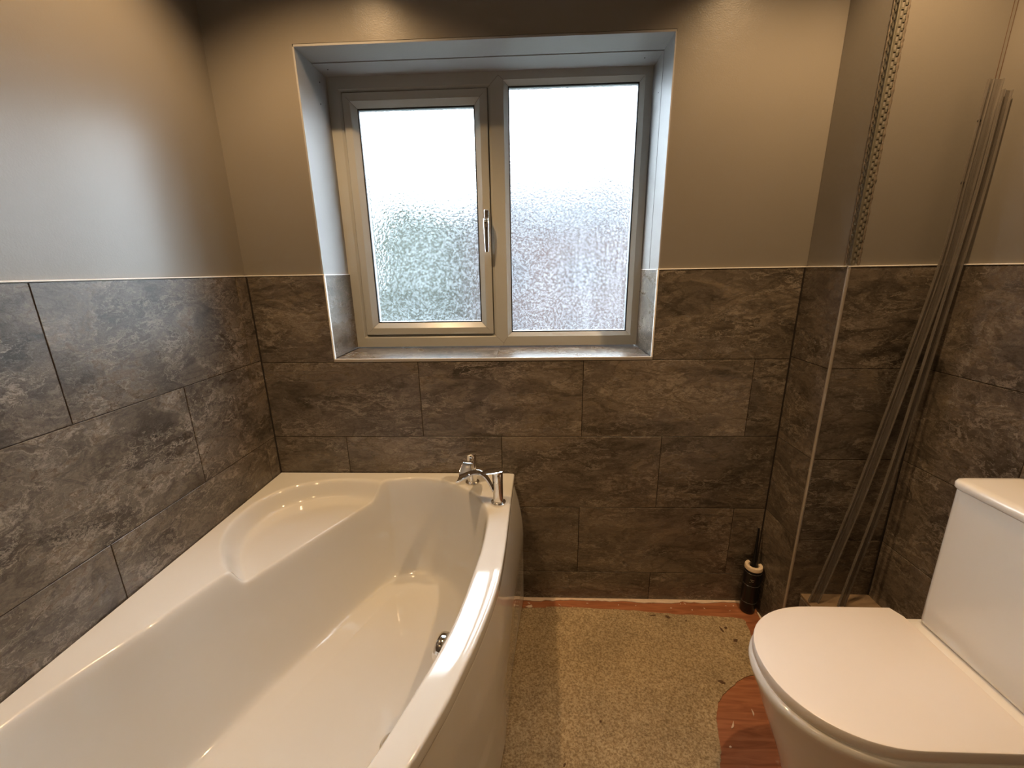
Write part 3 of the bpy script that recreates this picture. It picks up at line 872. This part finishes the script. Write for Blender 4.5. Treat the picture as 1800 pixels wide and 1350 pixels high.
for (x, y, a, c_, r_) in ((.898, -.086, .013, .003, .1), (.954, -.092, .011, .006, -.6), (1.141, -.150, .004, .014, .2), (1.171, -.197, .010, .007, .5), (1.047, -.362, .013, .006, -.5),
                          (.50, -.62, .006, .003, 1), (1.16, -.140, .006, .006, 0), (.62, -.50, .004, .004, 0), (.44, -.78, .009, .008, 0), (1.02, -.11, .004, .003, 0)):
    slabpoly(blob(x, y, a, c_, r_), .0029, .0034, 'stain', STAIN, und)
# crumbs of old plaster along the foot of the back wall
top = [(XL + .9 + .0, 0)]
o1 = []; xs = np.linspace(.34, XB - .045, 60)
for x in xs:
    w_ = .017 + .013 * mnoise.noise(Vector((x * 9, 1.3, 0))) + .006 * mnoise.noise(Vector((x * 37, 5, 0)))
    o1.append((x, -max(.002, w_)))
slabpoly([(xs[0], -.0005)] + o1 + [(xs[-1], -.0005)], .0002, .0035, 'plaster_residue', PLASTER, floor)
o1 = []; ys2 = np.linspace(-.06, -.45, 30)
for y in ys2:
    o1.append((XB - max(.002, .007 + .007 * mnoise.noise(Vector((y * 14, 2.3, 4))) + .003 * mnoise.noise(Vector((y * 47, 5, 0)))), y))
slabpoly([(XB - .0005, ys2[0])] + o1 + [(XB - .0005, ys2[-1])], .0002, .003, 'plaster_residue', PLASTER, floor)
for k in range(16):
    x = .40 + random.random() * .9; y = -.018 - random.random() * .035
    slabpoly(blob(x, y, random.uniform(.002, .006), random.uniform(.001, .003), random.random() * 3, 8, .35), .0002, .0018, 'plaster_residue', PLASTER, floor)
for (x, y, a, c_, r_) in ((1.02, -.50, .012, .0025, 1.0), (1.10, -.46, .009, .002, 1.4), (.985, -.56, .003, .003, 0), (.40, -.050, .012, .008, .4)):
    slabpoly(blob(x, y, a, c_, r_, 12, .4), .0002, .0032, 'plaster_residue', PLASTER, floor)

# ------------------------------------------------------------------ corner bead on the boxing above the tiles
bead_ = empty('corner_bead', (XB + .008, YB + .008, 1.35))
tag(bead_, 'exposed galvanised mesh corner bead on the upright edge of the boxed-in pipe', 'corner bead')
cx_, cy_ = XB + .008, YB + .008
z0, z1 = ZTOP + .006, H_CEIL
MB().tube([(cx_ - .0015, cy_ - .0015, z0), (cx_ - .0015, cy_ - .0015, z1)], .0022, 10).build('bead_nose', STEEL, bead_, smooth=True)
def wing(axis, width):
    mm = MB(); t0, t1 = .0004, .0016
    def bx(u0, u1, za, zb):
        if axis == 'x': mm.box(cx_ + u0, cx_ + u1, cy_ - t1, cy_ - t0, za, zb)      # lies on the front face
        else: mm.box(cx_ - t1, cx_ - t0, cy_ + u0, cy_ + u1, za, zb)
    cols = [(0, width * .28), (width * .28, width * .62), (width * .62, width)]
    bx(0, width * .22, z0, z1)
    bx(width * .52, width * .60, z0, z1)
    zz = z0; k = 0
    while zz < z1 - .02:
        bx(width * .22, width * .52, zz, zz + .0045)
        q = zz + .009
        # ragged outer fingers
        bx(width * .60, width * random.uniform(.88, 1.08), q, q + .005 + random.uniform(-.001, .002))
        if random.random() < .8: bx(width * .86, width * .95, q, q + .013)
        zz += .018; k += 1
    return mm.build('mesh_wing', STEEL, bead_)
wing('x', .021); wing('y', .019)
# broken plaster lip each side of the bead
def lip(axis, u0):
    P = []; zs = np.arange(z0 - .001, z1, .004)
    for z in zs:
        w_ = .0035 + .0025 * mnoise.noise(Vector((0, u0 * 99, z * 60))) + .002 * mnoise.noise(Vector((3, u0 * 9, z * 160)))
        hgt = .0022 + .0014 * mnoise.noise(Vector((9, u0 * 50, z * 90)))
        c = []
        for a in (0, 45, 90, 135, 180):
            ar = math.radians(a); u = u0 + w_ * math.cos(ar); d = max(0, hgt * math.sin(ar))
            c.append((cx_ + u, cy_ - .0002 - d, z) if axis == 'x' else (cx_ - .0002 - d, cy_ + u, z))
        P.append(c)
    return MB().grid(P).build('plaster_lip', ROUGHPL if axis == 'y' else ROUGHPL, bead_, smooth=True)
lip('y', .0195); lip('x', .0225)
for dx_, dy_ in ((-.0012, .0), (-.010, .0)):
    MB().tube([(XR + .008 + dx_, YB + .008 + .0002, z_) for z_ in np.linspace(1.70, H_CEIL, 8)], [.0009, .0012, .0008, .0013, .0009, .0011, .0008, .001], 6).build('crack', STAIN, wall_boxing)
# plaster smear and screw holes on the boxing front, under the strips
# ------------------------------------------------------------------ clear plastic strips leaning in the corner
def strip(pts, w, label, holes=(), twist=0.0, hook=.006):
    pts = crom(pts, 10, False)
    root = empty('plastic_strip', tuple(pts[0])); tag(root, label, 'plastic strip', 'clear plastic strips leaning in the corner')
    P = []
    n = len(pts)
    for i, p in enumerate(pts):
        p = Vector(p); t = (Vector(pts[min(i + 1, n - 1)]) - Vector(pts[max(i - 1, 0)])).normalized()
        face = Vector((math.sin(twist), -math.cos(twist), 0)); side = t.cross(face).normalized(); face = side.cross(t)
        # shallow channel section with a raised lip at each edge
        sec = [(-1, hook / w * 2), (-.9, hook / w * 2), (-.88, .05), (-.25, .0), (-.2, .12), (-.1, .12), (-.05, 0), (.88, .05), (.9, hook / w * 2), (1, hook / w * 2), (1, -.1), (-1, -.1)]
        P.append([p + side * (a * w / 2) + face * (bq * w / 2) for a, bq in sec])
    mm = MB().grid(P, closed_v=True)
    mm.f.append(tuple(range(12))); mm.f.append(tuple((n - 1) * 12 + k for k in range(12)))
    mm.build('channel', STRIP, root)
    for fr in holes:
        i = int(fr * (n - 1)); p = Vector(pts[i]); t = (Vector(pts[i + 1]) - Vector(pts[i - 1])).normalized()
        side = t.cross(Vector((0, -1, 0))).normalized()
        q = p - side * w * .40
        MB().lathe([(.0001, -.0030), (.0042, -.0030), (.0042, -.001), (.0001, -.001)], q.x, q.y, q.z, 12, 'y').build('screw_hole', HOLE, root)
    return root
strip([(1.388, -.236, .2185), (1.412, -.236, .33), (1.463, -.236, .637), (1.515, -.234, 1.03), (1.552, -.232, 1.342), (1.562, -.228, 1.573), (1.572, -.222, 1.79)], .034,
      'wider left-hand clear plastic strip with dark screw holes, leaning from the ledge into the corner', holes=(.93, .82))
strip([(1.470, -.252, .2185), (1.485, -.250, .33), (1.529, -.247, .682), (1.556, -.244, 1.029), (1.576, -.242, 1.342), (1.587, -.240, 1.55), (1.590, -.238, 1.76)], .028,
      'narrower right-hand clear plastic strip with ribbed edges, leaning against the right wall', twist=.25)

# ------------------------------------------------------------------ black can in the corner
cxn, cyn = 1.2865, -.0455
can = empty('aerosol_can', (cxn, cyn, 0)); tag(can, 'black canister with a cream collar and black nozzle, standing in the floor corner', 'canister')
MB().lathe([(.001, .001), (.024, .001), (.0265, .004), (.0275, .012), (.0300, .05), (.0305, .10), (.0310, .185), (.0295, .196), (.024, .202), (.001, .203)], cxn, cyn, 0, 40).build('can_body', BLACK, can, smooth=True)
# open C-shaped collar
P = []
for k in range(37):
    a = math.radians(104 + 268 * k / 36)
    c, s_ = math.cos(a), math.sin(a)
    P.append([(cxn + r * c, cyn + r * s_, z) for r, z in ((.0180, .201), (.0290, .199), (.0320, .202), (.0320, .213), (.0305, .216), (.0190, .216), (.0180, .214))])
mm = MB().grid(P, closed_v=True); mm.f.append(tuple(range(7))); mm.f.append(tuple(36 * 7 + k for k in range(7)))
mm.build('collar', CREAM, can, smooth=True)
MB().tube([(cxn, cyn, .200), (cxn + .002, cyn + .004, .225), (cxn + .006, cyn + .012, .26), (cxn + .011, cyn + .022, .31), (cxn + .015, cyn + .030, .36)], [.012, .0085, .006, .0045, .0035], 14).build('nozzle', BLACK, can, smooth=True)
for zz, rr in ((.190, .0314), (.135, .0312), (.055, .0306)):
    MB().lathe([(rr - .0004, -.0007), (rr + .0003, 0), (rr - .0004, .0007)], cxn, cyn, zz, 40).build('groove_ring', simple('dark_grey_ring', (.06, .06, .065), .3), can, smooth=True)
# faint rows of pale print, too small to read
for zz, a0, seq in ((.166, 232, (3, 4, 2, 3)), (.159, 238, (2, 2, 3)), (.154, 228, (1, 2))):
    a = a0
    for ln in seq:
        P = [[(cxn + .0317 * math.cos(math.radians(a + t)), cyn + .0317 * math.sin(math.radians(a + t)), z) for t in np.linspace(0, ln * 1.6, 4)] for z in (zz - .0011, zz + .0011)]
        MB().grid(P).build('print', GREYP, can)
        a += ln * 1.6 + 1.5

# small marks on the paint
MB().lathe([(.0001, -.0006), (.003, -.0006), (.003, .0006), (.0001, .0006)], XL - .0078, -.70, 1.66, 10, 'x').build('mark', simple('scuff', (.14, .11, .08), .8), wall_left)

# ------------------------------------------------------------------ outside, blurred by the glass
GZ = -2.7
lawn = MB().box(-60, 60, 2.0, 90, GZ - .2, GZ).build('lawn', simple('grass', (.022, .030, .018), .9, noise_amt=.4, nscale=1.5)); lawn['kind'] = 'structure'
BRICK = None
def brick_mat():
    m, nt, out = new_mat('red_brick')
    p = N(nt, 'BsdfPrincipled'); p.inputs['Roughness'].default_value = .85
    tc = N(nt, 'TexCoord')
    mp = N(nt, 'Mapping'); mp.inputs['Rotation'].default_value = (math.radians(90), 0, 0)
    nt.links.new(tc.outputs['Object'], mp.inputs['Vector'])
    br = N(nt, 'TexBrick'); br.inputs['Scale'].default_value = 4.4
    br.inputs['Color1'].default_value = (.055, .034, .032, 1); br.inputs['Color2'].default_value = (.065, .042, .038, 1); br.inputs['Mortar'].default_value = (.06, .055, .05, 1)
    nt.links.new(mp.outputs[0], br.inputs['Vector']); nt.links.new(br.outputs['Color'], p.inputs['Base Color'])
    nt.links.new(p.outputs[0], out.inputs[0]); return m
BRICK = brick_mat()
ROOF = simple('slate_roof', (.026, .026, .030), .7, noise_amt=.2)
FARW = simple('far_window', (.03, .032, .036), .7)
def house(x0, x1, y0, y1, eave, ridge, label):
    r_ = empty('neighbour_house', ((x0 + x1) / 2, y0, GZ)); tag(r_, label, 'house')
    MB().box(x0, x1, y0, y1, GZ, eave).build('wall', BRICK, r_)
    ov_ = .35; ym = (y0 + y1) / 2
    mm = MB().add([(x0 - ov_, y0 - ov_, eave - .1), (x1 + ov_, y0 - ov_, eave - .1), (x1 + ov_, y1 + ov_, eave - .1), (x0 - ov_, y1 + ov_, eave - .1), (x0 - ov_, ym, ridge), (x1 + ov_, ym, ridge)],
                  [(0, 1, 5, 4), (2, 3, 4, 5), (0, 4, 3), (1, 2, 5), (0, 3, 2, 1)])
    rf = mm.build('roof', ROOF, r_)
    MB().box(x1 - 1.4, x1 - .8, ym - .3, ym + .3, ridge - .6, ridge + .55).build('chimney', BRICK, rf)
    for fx in (.18, .5, .82):
        for zz in (-1.9, .6):
            w_ = x0 + (x1 - x0) * fx
            f_ = MB().ring(w_ - .55, w_ + .55, zz, zz + 1.2, [(0, y0 - .05), (.08, y0 - .05), (.08, y0), (0, y0)]).build('window', ROOF, r_)
            MB().box(w_ - .47, w_ + .47, y0 - .02, y0 - .005, zz + .08, zz + 1.12).build('pane', FARW, f_)
house(-1.7, 6.5, 15.0, 21.0, 2.9, 5.9, 'red brick house with a slate roof beyond the frosted window')
def tree(x, y, zt, rad, name, label, cat, seed):
    rnd = random.Random(seed)
    r_ = empty(name, (x, y, GZ)); tag(r_, label, cat)
    MB().tube([(x, y, GZ), (x + .05, y, GZ + (zt - GZ) * .5), (x, y, zt - rad * .6)], [rad * .12, rad * .09, rad * .03], 8).build('trunk', simple('bark', (.09, .065, .045), .9), r_)
    mm = MB()
    cz = (zt + GZ) * .5 + .3
    for k in range(900):
        # leaf clumps through the crown
        u = Vector((rnd.gauss(0, 1), rnd.gauss(0, 1), rnd.gauss(0, 1))).normalized() * (rnd.random() ** .4)
        c = Vector((x + u.x * rad, y + u.y * rad, cz + u.z * (zt - cz)))
        q = rad * rnd.uniform(.14, .24)
        a = Vector((rnd.gauss(0, 1), rnd.gauss(0, 1), rnd.gauss(0, 1))).normalized(); bb = a.orthogonal().normalized(); cc = a.cross(bb)
        mm.add([c + a * q, c + bb * q, c - a * q, c - bb * q, c + cc * q, c - cc * q], [(0, 1, 4), (1, 2, 4), (2, 3, 4), (3, 0, 4), (1, 0, 5), (2, 1, 5), (3, 2, 5), (0, 3, 5)])
    mm.build('crown', simple('leaves', (.040, .048, .036), .8, noise_amt=.4, nscale=2), r_)
tree(-6.3, 15, 4.9, 2.0, 'tree', 'leafy green tree left of the brick house, blurred by frosted glass', 'tree', 1)
tree(-3.3, 12, 3.9, 1.3, 'tree', 'smaller tree between the big tree and the brick house, behind frosted glass', 'tree', 2)
for i_, (x_, y_, zt_) in enumerate(((-8.9, 25, 6.7), (-5.9, 31.5, 7.9), (-3.1, 25, 6.6), (0.3, 29.8, 7.4), (6.2, 24.4, 7.8))):
    tree(x_, y_, zt_, 2.6, 'conifer', ['tall dark tree at the far left of the back row, behind frosted glass', 'second tall dark tree of the back row, behind frosted glass',
         'third tall dark tree of the back row, behind frosted glass', 'tall dark tree rising behind the roof of the brick house', 'tall dark tree beyond the right end of the brick house'][i_], 'tree', 20 + i_)
tree(-2.6, 6.2, -.2, 1.0, 'shrub', 'rounded green garden shrub low behind the left pane', 'shrub', 3)
